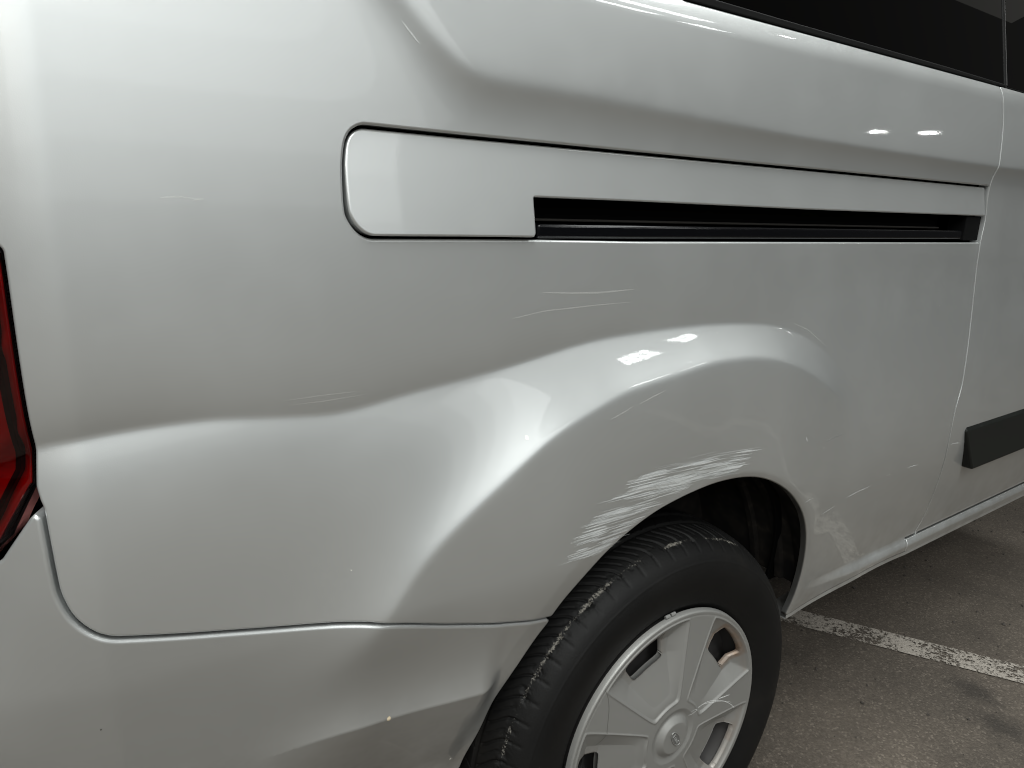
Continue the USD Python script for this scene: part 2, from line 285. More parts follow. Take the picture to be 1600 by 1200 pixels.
def panel(poly, Hf=None, r=.003, depth=.02, grid=.004, fine=(), steps=4):
    """A pressed panel: the surface over poly with its edge rolled over by radius r and turned in by depth."""
    Hf = Hf or H
    inner = poly.buffer(-r)
    if inner.geom_type != 'Polygon': inner = max(inner.geoms, key=lambda g: g.area)
    rings = [inner.exterior] + list(inner.interiors)
    pts, loops = [], []
    for rg in rings:
        l = loop_pts(rg, min(grid, .003)); loops.append((sum(map(len, pts)), len(l))); pts.append(l)
    bnd = np.vstack(pts)
    x0, z0, x1, z1 = inner.bounds
    gx, gz = np.meshgrid(np.arange(x0, x1, grid), np.arange(z0, z1, grid)); gx = gx + (np.arange(gx.shape[0]) % 2)[:, None] * grid / 2
    G = np.stack([gx.ravel(), gz.ravel()], 1)
    for c, wd, st in fine:                       # finer points along a crease
        off = np.arange(-wd, wd + 1e-9, st)
        cc = c.c[::2]; tt = c.t[::2]
        q = (cc[:, None] + off[None, :, None] * np.stack([-tt[:, 1], tt[:, 0]], 1)[:, None]).reshape(-1, 2)
        d, _ = c.tree.query(G); G = np.vstack([G[d > wd + st], q])
    G = G[contains_xy(inner, G[:, 0], G[:, 1])]
    d, _ = cKDTree(bnd).query(G); G = G[d > .0017]
    A = np.vstack([bnd, G])
    tri = Delaunay(A + 1e-7 * np.random.default_rng(1).standard_normal(A.shape)).simplices
    c = A[tri].mean(1); tri = tri[contains_xy(inner, c[:, 0], c[:, 1])]
    e1, e2 = A[tri[:, 1]] - A[tri[:, 0]], A[tri[:, 2]] - A[tri[:, 0]]
    cr = e1[:, 0] * e2[:, 1] - e1[:, 1] * e2[:, 0]
    tri = np.where((cr < 0)[:, None], tri[:, ::-1], tri)[np.abs(cr) > 1e-12]
    P, ps, pz, N = frame(A[:, 0], A[:, 1], Hf=Hf)
    V, NN, F = [P], [N], [tri]; base = len(P)
    for (st, k), rg in zip(loops, rings):
        b = bnd[st:st + k]; t = np.roll(b, -1, 0) - np.roll(b, 1, 0); t /= np.linalg.norm(t, axis=1, keepdims=True)
        m = np.stack([t[:, 1], -t[:, 0]], 1)
        if rg.is_ccw is False: m = -m
        if rg is not rings[0]: m = -m
        # outwards from the material
        test = b + m * 1e-4; ins = contains_xy(inner, test[:, 0], test[:, 1])
        if ins.mean() > .5: m = -m
        hb = Hf(b[:, 0], b[:, 1]); i = slice(st, st + k)
        Mv = ps[i] * m[:, :1] + pz[i] * m[:, 1:]; Mv /= np.linalg.norm(Mv, axis=1, keepdims=True)
        prev = np.arange(st, st + k)
        rows = [(math.sin(a), 1 - math.cos(a), a) for a in np.linspace(0, math.pi / 2, steps + 1)[1:]]
        rows = [(r * sa, r * ca, a) for sa, ca, a in rows] + [(r, r, math.pi / 2), (r, r + depth, math.pi / 2)]
        for o, dpt, a in rows:
            q = b + m * o
            hh = hb + (Hf(q[:, 0], q[:, 1]) - hb if False else 0) - dpt
            V.append(pos(q[:, 0], q[:, 1], hh)); NN.append(N[i] * math.cos(a) + Mv * math.sin(a))
            cur = base + np.arange(k); base += k
            n1, c1 = np.roll(prev, -1), np.roll(cur, -1)
            F.append(np.stack([prev, cur, n1], 1)); F.append(np.stack([n1, cur, c1], 1)); prev = cur
    V, NN, F = np.vstack(V), np.vstack(NN), np.vstack(F)
    fn = np.cross(V[F[:, 1]] - V[F[:, 0]], V[F[:, 2]] - V[F[:, 0]])
    flip = (fn * NN[F].mean(1)).sum(1) < 0
    F = np.where(flip[:, None], F[:, ::-1], F)
    return V, F, NN / np.linalg.norm(NN, axis=1, keepdims=True)
def arr(*xs): return np.vstack([np.asarray(x, float).reshape(-1, 2) for x in xs])
def smooth_line(pts): return resample(pts, .004)
def clean(poly, gap=0.0):
    p = Polygon(poly) if not hasattr(poly, 'geom_type') else poly
    p = p.buffer(0)
    if gap: p = p.buffer(-gap)
    return max(p.geoms, key=lambda g: g.area) if p.geom_type != 'Polygon' else p
def bar(pts, rad, n=8):
    """A tube along 3-D points."""
    p = np.asarray(pts, float); t = np.gradient(p, axis=0); t /= np.linalg.norm(t, axis=1, keepdims=True)
    a = np.cross(t, [0, 0, 1.0]); bad = np.linalg.norm(a, axis=1) < .1; a[bad] = np.cross(t[bad], [0, 1.0, 0])
    a /= np.linalg.norm(a, axis=1, keepdims=True); b = np.cross(t, a)
    rad = np.broadcast_to(rad, len(p))
    th = np.arange(n) / n * 2 * np.pi
    v = (p[:, None] + rad[:, None, None] * (np.cos(th)[None, :, None] * a[:, None] + np.sin(th)[None, :, None] * b[:, None])).reshape(-1, 3)
    f = []
    for i in range(len(p) - 1):
        for j in range(n):
            q, w = i * n + j, i * n + (j + 1) % n
            f += [(q, w, q + n), (w, w + n, q + n)]
    v = np.vstack([v, p[:1], p[-1:]]); c0, c1 = len(v) - 2, len(v) - 1
    for j in range(n):
        f += [(c0, (j + 1) % n, j), (c1, (len(p) - 1) * n + j, (len(p) - 1) * n + (j + 1) % n)]
    return v, np.array(f)
def rbox(x0, x1, y0, y1, z0, z1, r=.002):
    import manifold3d as m3
    r = min(r, (x1 - x0) / 2.01, (y1 - y0) / 2.01, (z1 - z0) / 2.01)
    s = trimesh.creation.icosphere(1, r); vs = [s.vertices + [a, b, c] for a in (x0 + r, x1 - r) for b in (y0 + r, y1 - r) for c in (z0 + r, z1 - r)]
    return trimesh.convex.convex_hull(np.vstack(vs))

# ---------------------------------------------------------------- the van
C = {k: np.array(v) for k, v in CURVES.items()}
set_fields(C)
VAN = W + 'van'
x = UsdGeom.Xform.Define(stage, VAN).GetPrim()
x.SetCustomDataByKey('label', 'silver van parked on asphalt, scraped over its rear wheel arch, with a sliding door rail')
x.SetCustomDataByKey('category', 'van')

arch = smooth_line(C['arch']); seam = smooth_line(C['bumper_seam']); dseam = smooth_line(C['door_seam'])
WX = -0.16            # rear end of the side window
dseam[0, 1] = np.polyval(FLD['b'], dseam[0, 0])
big = arr([(-1.08, 1.95), (-1.08, 1.27), (-.90, 1.26), (-.862, 1.235), (-.848, 1.19)], smooth_line(C['lamp_edge']), seam, arch[1:], [C['sill'][0]],
          smooth_line(C['sill'][:3]), [(C['sill'][2][0], .4672), (C['door_seam'][-1][0] + .002, .4672)], dseam[::-1], np.stack([np.linspace(C['door_seam'][0][0], -.09, 40), np.polyval(FLD['b'], np.linspace(C['door_seam'][0][0], -.09, 40))], 1), [(-.122, np.polyval(FLD['b'], -.09) + .012), (-.15, 1.49), (WX - .01, 1.52), (WX - .02, 1.95)])
cover_loop = smooth_line(C['cover'])
hole = arr(cover_loop, C['cover_bot'][1:], C['body_low'][1:], [(.95, C['body_low'][-1][1]), (.95, C['cover_top'][-1][1])], C['cover_top'][::-1][:-1])
quarter = clean(big).difference(clean(hole)); quarter = clean(quarter, .0012)
class Bend: pass
BEND_ = Bend(); _z = np.arange(.3, 1.96, .004); BEND_.c = np.stack([np.full_like(_z, S0 - .007), _z], 1); BEND_.t = np.tile([0., 1.], (len(_z), 1)); BEND_.tree = cKDTree(BEND_.c)
fine = [(BEND_, .014, .002), (FLD['E'], .010, .0022), (FLD['V'], .014, .0028), (FLD['S'], .010, .0025)]
QP = put('quarter_panel', *panel(quarter, r=.0032, depth=.022, fine=fine)[:2], M['paint'], VAN) if False else None
v, f, n = panel(quarter, r=.0030, depth=.009, fine=fine); QP = put('quarter_panel', v, f, M['paint'], VAN, n=n)

cover = clean(arr(cover_loop, C['cover_bot'][1:], C['slot_top'], C['cover_right'][::-1], C['cover_top'][::-1]), .0016)
Hc = lambda s, z: H(s, z) - .115 * (z - 1.19) + .0005
v, f, n = panel(cover, Hc, r=.0026, depth=.016); RC = put('rail_cover', v, f, M['paint'], VAN, n=n, label='silver cover plate over the rear end of the sliding door rail')

# the rail in its slot
def strip_surface(s0, s1, prof, ns=120, Hf=H):
    """Sweeps a profile [(z, h offset)] along s."""
    s = np.linspace(s0, s1, ns); pr = np.asarray(prof, float); k = len(pr)
    S, Z = np.repeat(s, k), np.tile(pr[:, 0], ns); hb = np.repeat(Hf(s, np.full(ns, pr[0, 0])), k)
    v = pos(S, Z, hb + np.tile(pr[:, 1], ns)); f = []
    for i in range(ns - 1):
        for j in range(k - 1):
            a = i * k + j; f += [(a, a + k, a + 1), (a + 1, a + k, a + k + 1)]
    return v, np.array(f)
zb, zt = 1.1375, 1.1905
v, f = strip_surface(-.50, .90, [(1.26, -.012), (1.26, -.065), (1.13, -.065), (1.13, -.010)])
put('rail_channel', v, f[:, ::-1], M['cavity'], VAN)
zr0, zr1 = C['rail_bot'][0][1] - .002, C['rail_top'][:, 1].mean()
hr = float(H(np.array([.2]), np.array([1.15]))[0])
def long_bar(name, s0, s1, z0, z1, h0, h1, r, m, parent=VAN, **kw):
    """A rounded bar that follows the body side between depths h0 (outer) and h1 (inner) below the surface."""
    b = rbox(s0, s1, h0, h1, z0, z1, r)
    b = b.subdivide_to_size(.05) if hasattr(b, 'subdivide_to_size') else b
    vv = np.array(b.vertices); hb = H(vv[:, 0], np.full(len(vv), (z0 + z1) / 2))
    return put(name, pos(vv[:, 0], vv[:, 2], hb - vv[:, 1]), np.array(b.faces), m, parent, smooth=35, **kw)
SR = long_bar('slide_rail', -.30, C['rail_top'][-1][0], zr0, zr1, .007, .024, .0035, M['gloss_black'], label='black sliding door rail')
long_bar('rail_ledge', -.30, .70, C['ledge'][1][1] - .003, C['ledge'][1][1], .028, .060, .001, M['ledge'], SR)
long_bar('rail_back', -.30, .735, zr1 - .004, 1.25, .050, .058, .001, M['cavity'], SR)

long_bar('rail_end_stop', .757, .8195, zr0 - .002, 1.1868, .0045, .04, .002, M['cavity'], SR)

# sliding door
door = arr(dseam, [(C['sill_top'][0][0], C['sill_top'][0][1] + .001), (.86, .4685), (2.3, .4685), (2.3, np.polyval(FLD['b'], .84)), (dseam[0][0], np.polyval(FLD['b'], .84))])
v, f, n = panel(clean(door, .0012), r=.0010, depth=.02, fine=[(FLD['S'], .010, .0025)], grid=.006); DR = put('sliding_door', v, f, M['paint'], VAN, n=n)
st_, sb_ = C['strip_top'], C['strip_bot']
sp = clean(arr([st_[0], (2.25, st_[0][1]), (2.25, sb_[:, 1].mean()), (sb_[0][0], sb_[:, 1].mean())])).buffer(-.013).buffer(.013)
Hs = lambda s, z: H(s, np.full_like(z, .66)) + .012 + .045 * (st_[0][1] - z) - .4 * np.clip(z - (st_[0][1] - .016), 0, 1)
v, f, n = panel(sp, Hs, r=.0055, depth=.022, grid=.004, steps=6); put('rub_strip', v, f, M['strip'], DR, n=n, label='black plastic rub strip along the sliding door')

# sills
sz = float(C['sill'][2][1])
v, f, n = panel(clean(sbox(C['sill'][2][0] + .0012, sz, 2.3, .4664), .0), r=.0016, depth=.03, grid=.0035); put('sill_panel', v, f, M['paint'], VAN, n=n)
s_ = np.linspace(C['sill'][0][0] + .004, 2.3, 160)
_sl = smooth_line(C['sill'][:3]); zl = np.where(s_ < C['sill'][2][0], np.interp(s_, _sl[:, 0], _sl[:, 1]), sz)
hb = H(s_, zl + .004)
prof = [(.0008, -.0015), (-.0075, -.0012), (-.0085, -.0025), (-.0085, -.055)]
k = len(prof); vv = np.vstack([pos(np.full(k, a), [b + q for q, _ in prof], [c + d for _, d in prof]) for a, b, c in zip(s_, zl, hb)])
ff = np.array([t for i in range(len(s_) - 1) for j in range(k - 1) for a in [i * k + j] for t in ((a, a + 1, a + k), (a + 1, a + k + 1, a + k))])
put('sill_flange', vv, ff, M['bumper'], VAN)

# bumper
bpoly = arr(seam, smooth_line(C['bumper_arch']), [(-.372, .38), (-.372, .33), (-1.12, .33), (-1.12, .66), (-.95, .795)], C['bumper_top'][::-1])
bb = clean(bpoly, .0019); bb = bb.buffer(-.004).buffer(.004)
Hb = lambda s, z: H(s, z) + .0012
v, f, n = panel(bb, Hb, r=.0038, depth=.03, fine=[(BEND_, .014, .002), (FLD['K'], .010, .0025), (FLD['E'], .010, .0025)]); BP = put('rear_bumper', v, f, M['bumper'], VAN, n=n)

# tail light
le = smooth_line(C['lamp_edge'])
lamp = arr([(-1.10, 1.255), (-.905, 1.25), (-.872, 1.228), (-.855, 1.19)], le - [.0015, 0], [(C['lamp_bottom'][0][0] - .004, C['lamp_bottom'][0][1] + .004), (C['lamp_bottom'][1][0] - .003, C['lamp_bottom'][1][1] + .003), (-.955, .80), (-1.10, .70)])
lp = clean(lamp, .001)
Hl = lambda s, z: H(s, z) + .001
v, f, n = panel(lp, Hl, r=.004, depth=.012, grid=.005); TL = put('tail_light', v, f, M['lens'], VAN, n=n, label='red tail light at the rear corner')
Hh = lambda s, z: H(s, z) - .020 + .002 * np.abs(((s * 45 + z * 3) % 1) - .5) + .003 * sstep(.3, .5, np.abs(((z * 14 - s * 10) % 1) - .5))
v, f, n = panel(lp.buffer(-.002), Hh, r=.003, depth=.02, grid=.003); put('lamp_reflector', v, f, M['reflector'], TL, n=n)
edge = lp.difference(lp.buffer(-.0018)).intersection(sbox(-.95, .7, -.7, 1.3))
edge = max(edge.geoms, key=lambda g: g.area) if edge.geom_type != 'Polygon' else edge
v, f, n = panel(edge, lambda s, z: H(s, z) - .006, r=.0005, depth=.015, grid=.003); put('lamp_housing', v, f, M['lamp_black'], TL, n=n)
rib = lp.buffer(-.016).difference(lp.buffer(-.021)).intersection(sbox(-.95, .7, -.7, 1.3))
rib = max(rib.geoms, key=lambda g: g.area) if rib.geom_type != 'Polygon' else rib
v, f, n = panel(rib, lambda s, z: H(s, z) - .012, r=.001, depth=.012, grid=.003); put('lamp_divider', v, f, M['lamp_black'], TL, n=n)

# side windows
zb_ = lambda s: np.polyval(FLD['b'], s)
def belt_h(s): return H(s, zb_(s) - .001)
Hg = lambda s, z: belt_h(s) - .004 - .20 * (z - 1.438)
_s = np.linspace(-.09, .8235, 40)
w1 = clean(arr([(WX + .01, 1.86), (WX + .005, 1.53), (-.14, 1.482), (-.115, zb_(-.10) + .009)], np.stack([_s, zb_(_s) + .0035], 1), [(.8235, 1.86)]))
v, f, n = panel(w1, Hg, r=.0015, depth=.004, grid=.012); SW = put('side_window', v, f, M['glass'], VAN, n=n)
_s = np.linspace(-.09, .828, 60); tk = np.interp(_s, [-.09, .1, .6, .838], [.0098, .0085, .0070, .0046])
seal = clean(arr(np.stack([_s, zb_(_s) + .0012], 1), np.stack([_s, zb_(_s) + .0012 + tk], 1)[::-1], [(-.125, zb_(-.09) + .028), (-.118, zb_(-.09) + .010)]))
v, f, n = panel(seal, lambda s, z: belt_h(s) - .0015, r=.0016, depth=.012, grid=.003); put('window_seal', v, f, M['seal'], SW, n=n)
v, f, n = panel(clean(sbox(.826, zb_(.83) - .001, .8365, 1.86)), lambda s, z: Hg(s, z) + .001, r=.002, depth=.012, grid=.006); put('window_pillar', v, f, M['seal'], VAN, n=n)
w2 = clean(sbox(.8395, zb_(.83) + .0022, 2.25, 1.86))
v, f, n = panel(w2, Hg, r=.0015, depth=.004, grid=.012); put('door_window', v, f, M['glass'], DR, n=n)

# closed shell behind the panels: floor, far side, roof and ends, so that no light comes from inside
inner_poly = clean(clean(arr([(-.86, 1.95), (-.86, .44), (2.3, .44), (2.3, 1.95)])).difference(sbox(WX - .02, 1.43, 2.3, 1.95)).difference(clean(arr(arch, [(.36, .30), (-.40, .30), (-.37, .45)])).buffer(.012)))
v, f, n = panel(inner_poly, lambda s, z: H(s, z) - .075, r=.002, depth=.004, grid=.02); put('inner_panel', v, f, M['cavity'], VAN, n=n)
shell = [trimesh.creation.box(bounds=b) for b in (((-.93, .12, 1.93), (2.3, 1.95, 1.96)), ((-.93, 1.92, .36), (2.3, 1.95, 1.93)), ((2.28, .08, .44), (2.30, 1.92, 1.93)),
         ((-.95, .16, .36), (-.93, 1.92, 1.93)), ((.47, .16, .44), (2.28, 1.92, .46)), ((-.93, .12, .36), (-.47, 1.92, .38)), ((-.47, .40, .42), (.47, 1.92, .44)))]
tm('body_shell', trimesh.util.concatenate(shell), M['cavity'], VAN)
# ---------------------------------------------------------------- rear wheel
ZW, XW = .343, 0.0
M['tyre'] = mat('tyre_rubber', {
    'g': GEO, 'a': ('attribute', {'attribute': 'scuff'}),
    'n': ('noise_texture', {'scale': 70.0, 'detail': 5.0, 'roughness': .65}),
    'n2': ('noise_texture', {'scale': 300.0, 'detail': 4.0, 'roughness': .7}),
    'nw': ('math', {'math_type': 'multiply', 'value2': .30}), 'mx': ('math', {'math_type': 'multiply'}), 'ad': ('math', {'math_type': 'add'}),
    'r': ('map_range', {'from_min': .565, 'from_max': .68, 'to_min': 0.0, 'to_max': 1.0, 'clamp': True}),
    'dn': ('noise_texture', {'scale': 9.0, 'detail': 5.0}),
    'dr': ('rgb_ramp', {'ramp': [(.35, (.0030, .0030, .0030)), (.6, (.0048, .0047, .0045)), (.8, (.011, .010, .0085))]}),
    'mc': ('mix_color', {'b': (.17, .16, .14)}),
    'b': ('bump', {'strength': .35, 'distance': .0012}),
    'p': ('principled_bsdf', {'roughness': .62, 'specular_ior_level': .22}),
}, [('g.position', 'n.vector'), ('g.position', 'n2.vector'), ('n.fac', 'nw.value1'), ('nw.value', 'ad.value1'), ('a.fac', 'mx.value1'), ('n2.fac', 'mx.value2'), ('mx.value', 'ad.value2'),
    ('ad.value', 'r.value'), ('g.position', 'dn.vector'), ('dn.fac', 'dr.fac'), ('dr.color', 'mc.a'), ('r.result', 'mc.fac'), ('mc.result', 'p.base_color'), ('n2.fac', 'b.height'), ('b.normal', 'p.normal')])
M['cover'] = mat('wheel_cover_silver', {
    'g': GEO, 'a': ('attribute', {'attribute': 'rust'}), 'n': ('noise_texture', {'scale': 60.0, 'detail': 4.0}), 'mx': ('math', {'math_type': 'multiply'}),
    'mc': ('mix_color', {'a': (.25, .249, .238), 'b': (.20, .105, .045)}),
    'd': ('noise_texture', {'scale': 420.0, 'detail': 3.0}), 'dr': ('map_range', {'from_min': .62, 'from_max': .8, 'to_min': 0.0, 'to_max': .5, 'clamp': True}),
    'm2': ('mix_color', {'b': (.30, .27, .23)}),
    'p': ('principled_bsdf', {'metallic': .42, 'roughness': .5, 'coat_weight': .12, 'coat_roughness': .25}),
}, [('g.position', 'n.vector'), ('a.fac', 'mx.value1'), ('n.fac', 'mx.value2'), ('mx.value', 'mc.fac'), ('g.position', 'd.vector'), ('d.fac', 'dr.value'), ('dr.result', 'm2.fac'), ('mc.result', 'm2.a'), ('m2.result', 'p.base_color')])
M['steel'] = plain('steel_rim', (.055, .053, .052), .5, metallic=.3)
M['scratch'] = plain('scratch_white', (.62, .63, .62), .55)
WH = VAN + '/wheel'
UsdGeom.Xform.Define(stage, WH)

def lathe(prof, nt, disp=None, attr=None):
    pr = np.asarray(prof, float); k = len(pr); th = np.arange(nt) / nt * 2 * np.pi
    R = np.tile(pr[:, 0], nt); Y = np.tile(pr[:, 1], nt); T = np.repeat(th, k)
    # profile normals (outwards)
    t = np.gradient(pr, axis=0); nn = np.stack([t[:, 1], -t[:, 0]], 1); nn /= np.linalg.norm(nn, axis=1, keepdims=True)
    D = disp(T, np.tile(np.arange(k), nt), R, Y) if disp else 0
    R = R + np.tile(nn[:, 0], nt) * D; Y = Y + np.tile(nn[:, 1], nt) * D
    v = np.stack([XW + R * np.cos(T), Y, ZW + R * np.sin(T)], 1)
    i = np.arange(nt)[:, None]; j = np.arange(k - 1)[None]
    a = (i * k + j).ravel(); b = (((i + 1) % nt) * k + j).ravel()
    return v, np.vstack([np.stack([a, a + 1, b], 1), np.stack([b, a + 1, b + 1], 1)])
ctrl = np.array([(.206, .030), (.212, .016), (.222, .008), (.240, .001), (.268, -.006), (.295, -.005), (.312, .004), (.3235, .018), (.3315, .034), (.3370, .052), (.3405, .075), (.3425, .105), (.3405, .140), (.337, .163), (.328, .186), (.300, .216), (.25, .213), (.206, .19)])
tc = np.r_[0, np.cumsum(np.hypot(*np.diff(ctrl, axis=0).T))]
tt = np.unique(np.r_[np.linspace(0, .10, 26), np.linspace(.10, .27, 110), np.linspace(.27, tc[-1], 30)])
prof = np.stack([CubicSpline(tc, ctrl[:, k_])(tt) for k_ in (0, 1)], 1)
NP = 64
def tyre_disp(T, j, R, Y):
    d = np.zeros_like(T)
    outer = R > .305
    y = np.clip(Y, 0, .2)
    for yc, wd, dp in ((.068, .0030, .006), (.098, .0045, .007), (.128, .0045, .007)):
        d -= dp * np.exp(-((Y - yc) / wd) ** 4) * outer
    sh = sstep(.016, .027, Y) * (1 - sstep(.060, .066, Y)) * outer
    ph = T / (2 * np.pi) * NP - .85 * sstep(.02, .066, Y) ** 1.3          # curved notches
    u = ph % 1
    d -= .0036 * np.exp(-((u - .5) / .055) ** 4) * sh
    u2 = (ph * 1 + .5) % 1
    sh2 = sstep(.030, .036, Y) * (1 - sstep(.058, .064, Y)) * outer
    d -= .0026 * np.exp(-((u2 - .5) / .030) ** 4) * sh2
    for yc2, lo, hi in ((.083, .070, .095), (.113, .101, .125)):
        u3 = (T / (2 * np.pi) * NP + (Y - yc2) * 18) % 1
        d -= .0011 * np.exp(-((u3 - .5) / .05) ** 4) * sstep(lo, lo + .004, Y) * (1 - sstep(hi - .004, hi, Y)) * outer
    # ribs fading down the shoulder, moulded rings on the side wall
    side = (Y < .02) & (R < .325)
    d += np.where(side, .0006 * np.exp(-((R - .300) / .0012) ** 2) + .0009 * np.exp(-((R - .226) / .002) ** 2), 0)
    rib = .0009 * np.exp(-((u - .5) / .09) ** 2) * sstep(.311, .318, R) * (Y < .02)
    d -= rib
    q = np.stack([R * np.cos(T) * 90, Y * 90, R * np.sin(T) * 90], 1)
    tear = np.maximum(meshkit.fbm(q, 3, 5) - .50, 0) * .009 * np.exp(-((Y - .026) / .008) ** 2) * outer
    return d - tear
v, f = lathe(prof, 64 * 26, tyre_disp)
R_ = np.tile(prof[:, 0], 64 * 26); Y_ = np.tile(prof[:, 1], 64 * 26); T_ = np.repeat(np.arange(64 * 26) / (64 * 26) * 2 * np.pi, len(prof))
patch = meshkit.noise(np.stack([np.cos(T_) * 9, np.sin(T_) * 9, Y_ * 0], 1), 3)
scuff = (R_ > .30) * np.exp(-((Y_ - .0255) / .0065) ** 2) * (.55 + .55 * patch) * (Y_ < .06)
put('tyre', v, f, M['tyre'], WH, smooth=50, attrs=None) if False else None
m_ = trimesh.Trimesh(v, f, process=False)
put('tyre', v, f, M['tyre'], WH, n=m_.vertex_normals, attrs={'scuff': scuff}, label='worn black tyre with torn chalky shoulder')

# wheel cover: a moulded disc with five sunk pockets that end in openings
def pocket_local(r, th):
    a = (np.degrees(th) - 110 + 36) % 72 - 36
    return a, r
def smin(a, b, k): return .5 * (a + b - np.sqrt((a - b) ** 2 + k * k))
def pocket_d(r, a):
    side = r * np.sin(np.radians(np.clip(26.5 - np.abs(a), -60, 60)))
    return smin(smin(side, r - .062, .007), .2045 - r, .003)
def hole_d(r, a):
    side = r * np.sin(np.radians(np.clip(13.2 - np.abs(a - .5), -60, 60)))
    return smin(smin(side, r - .146, .007), .1960 - r, .004)
lin = lambda a, b, x: np.clip((x - a) / (b - a), 0, 1)
def cover_y(r, th):
    a, _ = pocket_local(r, th)
    y = -.004 - .0085 * (1 - sstep(.02, .215, r))                    # very slightly domed
    y = y + .010 * lin(.2138, .2165, r) ** 2                          # rolled rim
    d = pocket_d(r, a)
    dep = .0022 * lin(.0, .0025, d)                                    # bevel round the pocket
    ramp = lin(.066, .150, r) * .0135                                 # the floor falls towards the opening
    side_w = lin(.0025, .014 + .14 * np.clip(r - .062, 0, .1), d)
    dep = dep + ramp * side_w
    bead = .0012 * np.exp(-((d + .0014) / .0013) ** 2)                # raised bead round the pocket
    y = y + dep - bead
    y = y + .0035 * lin(.049, .041, r) - .0080 * lin(.0375, .0275, r)     # ring recess and raised cap
    return y + .0005 * np.exp(-((r - .2085) / .0012) ** 2)
nr, nt = 190, 1080
rr = np.linspace(.0005, .2165, nr); th = np.arange(nt) / nt * 2 * np.pi
Rg, Tg = np.meshgrid(rr, th)                      # nt x nr
Yg = cover_y(Rg, Tg)
V0 = np.stack([XW + Rg * np.cos(Tg), Yg, ZW + Rg * np.sin(Tg)], -1).reshape(-1, 3)
i = np.arange(nt)[:, None]; j = np.arange(nr - 1)[None]
a_ = (i * nr + j).ravel(); b_ = (((i + 1) % nt) * nr + j).ravel()
F0 = np.vstack([np.stack([a_, a_ + 1, b_], 1), np.stack([b_, a_ + 1, b_ + 1], 1)])
ang, _ = pocket_local(Rg, Tg); HD = hole_d(Rg, ang).ravel()
# move vertices near the opening's edge onto it, drop what lies inside, and turn the edge in
near = np.abs(HD) < .0014
e = 1e-5
def hd(p):
    r_0 = np.hypot(p[:, 0] - XW, p[:, 2] - ZW); t_0 = np.arctan2(p[:, 2] - ZW, p[:, 0] - XW); return hole_d(r_0, pocket_local(r_0, t_0)[0])
for _ in range(3):
    q = V0[near]; g0 = hd(q); gx = (hd(q + [e, 0, 0]) - g0) / e; gz = (hd(q + [0, 0, e]) - g0) / e; g2 = gx * gx + gz * gz + 1e-9
    q[:, 0] -= g0 * gx / g2; q[:, 2] -= g0 * gz / g2; V0[near] = q
inside = (HD > 0)[F0].sum(1) + (near & (HD <= 0))[F0].sum(1)
keep = ~(((HD > 0) | near)[F0].all(1)); F0 = F0[keep]
cm = trimesh.Trimesh(V0, F0, process=False)
ed = cm.edges_sorted; uq, cnt = np.unique(ed, axis=0, return_counts=True)
bd = uq[cnt == 1]; rb = np.hypot(V0[bd[:, 0], 0], V0[bd[:, 0], 2] - ZW); bd = bd[(rb < .21) & (rb > .01)]
ids = np.unique(bd); mp = {int(k_): len(V0) + i_ for i_, k_ in enumerate(ids)}
V1 = np.vstack([V0, V0[ids] + [0, .009, 0]])
wall = np.array([t_ for a0, b0 in bd for t_ in ((a0, b0, mp[int(a0)]), (b0, mp[int(b0)], mp[int(a0)]))])
r1 = np.hypot(V1[:, 0], V1[:, 2] - ZW); t1 = np.degrees(np.arctan2(V1[:, 2] - ZW, V1[:, 0])) % 360
an1 = pocket_local(r1, np.radians(t1))[0]; hd1 = hole_d(r1, an1)
rust = np.clip(1 - np.abs(hd1) / .011, 0, 1) * np.where((t1 > 12) & (t1 < 60), 1.5, .25) * (r1 > .15) * np.where(r1 > .165, 1, .6)
rust = rust + .22 * np.exp(-((r1 - .197) / .007) ** 2) * (pocket_d(r1, an1) > .002) * ((t1 > 330) | (t1 < 62))
FF = np.vstack([F0, wall])
put('wheel_cover', *(lambda vfn: (vfn[0], vfn[1]))(meshkit.arrays((V1, FF))), M['cover'], WH, attrs={'rust': np.clip(rust, 0, 1)}, n=(lambda t_: np.where((t_.vertex_normals[:, 1:2] > 0), -t_.vertex_normals, t_.vertex_normals))(trimesh.Trimesh(V1, FF, process=False)), label='scratched silver plastic wheel cover with five pockets')
# emblem: small oval badge with lettering
em = trimesh.creation.cylinder(radius=1, height=1, sections=48); em.apply_scale([.0165, .0075, .0016])
rot = trimesh.transformations.rotation_matrix(math.pi / 2, [1, 0, 0])
tilt = trimesh.transformations.rotation_matrix(math.radians(58), [0, 1, 0])
ey = float(cover_y(np.array([.003]), np.array([0.]))[0])
def on_cap(mesh, lift):
    m = mesh.copy(); m.apply_transform(rot); m.apply_transform(tilt); m.apply_translation([XW, ey - lift, ZW]); return m
M['emblem'] = plain('badge_grey', (.15, .15, .145), .5, metallic=.4)
M['emblem_edge'] = plain('badge_bright', (.30, .30, .29), .45, metallic=.5)
EM = tm('emblem', on_cap(em, .0004), M['emblem'], WH, smooth=30, label='small oval badge')
ringv, ringf = bar([(.0165 * math.cos(q), .0075 * math.sin(q), 0) for q in np.linspace(0, 2 * math.pi, 49)], .0006, 6)
tm('emblem_lettering', on_cap(trimesh.util.concatenate([trimesh.Trimesh(ringv, ringf), (lambda t_: (t_.apply_translation([-t_.bounds.mean(0)[0], -t_.bounds.mean(0)[1], 0]), t_)[1])(meshkit.text_mesh('Ford', .0068, .0008))]), .0013), M['emblem_edge'], WH)

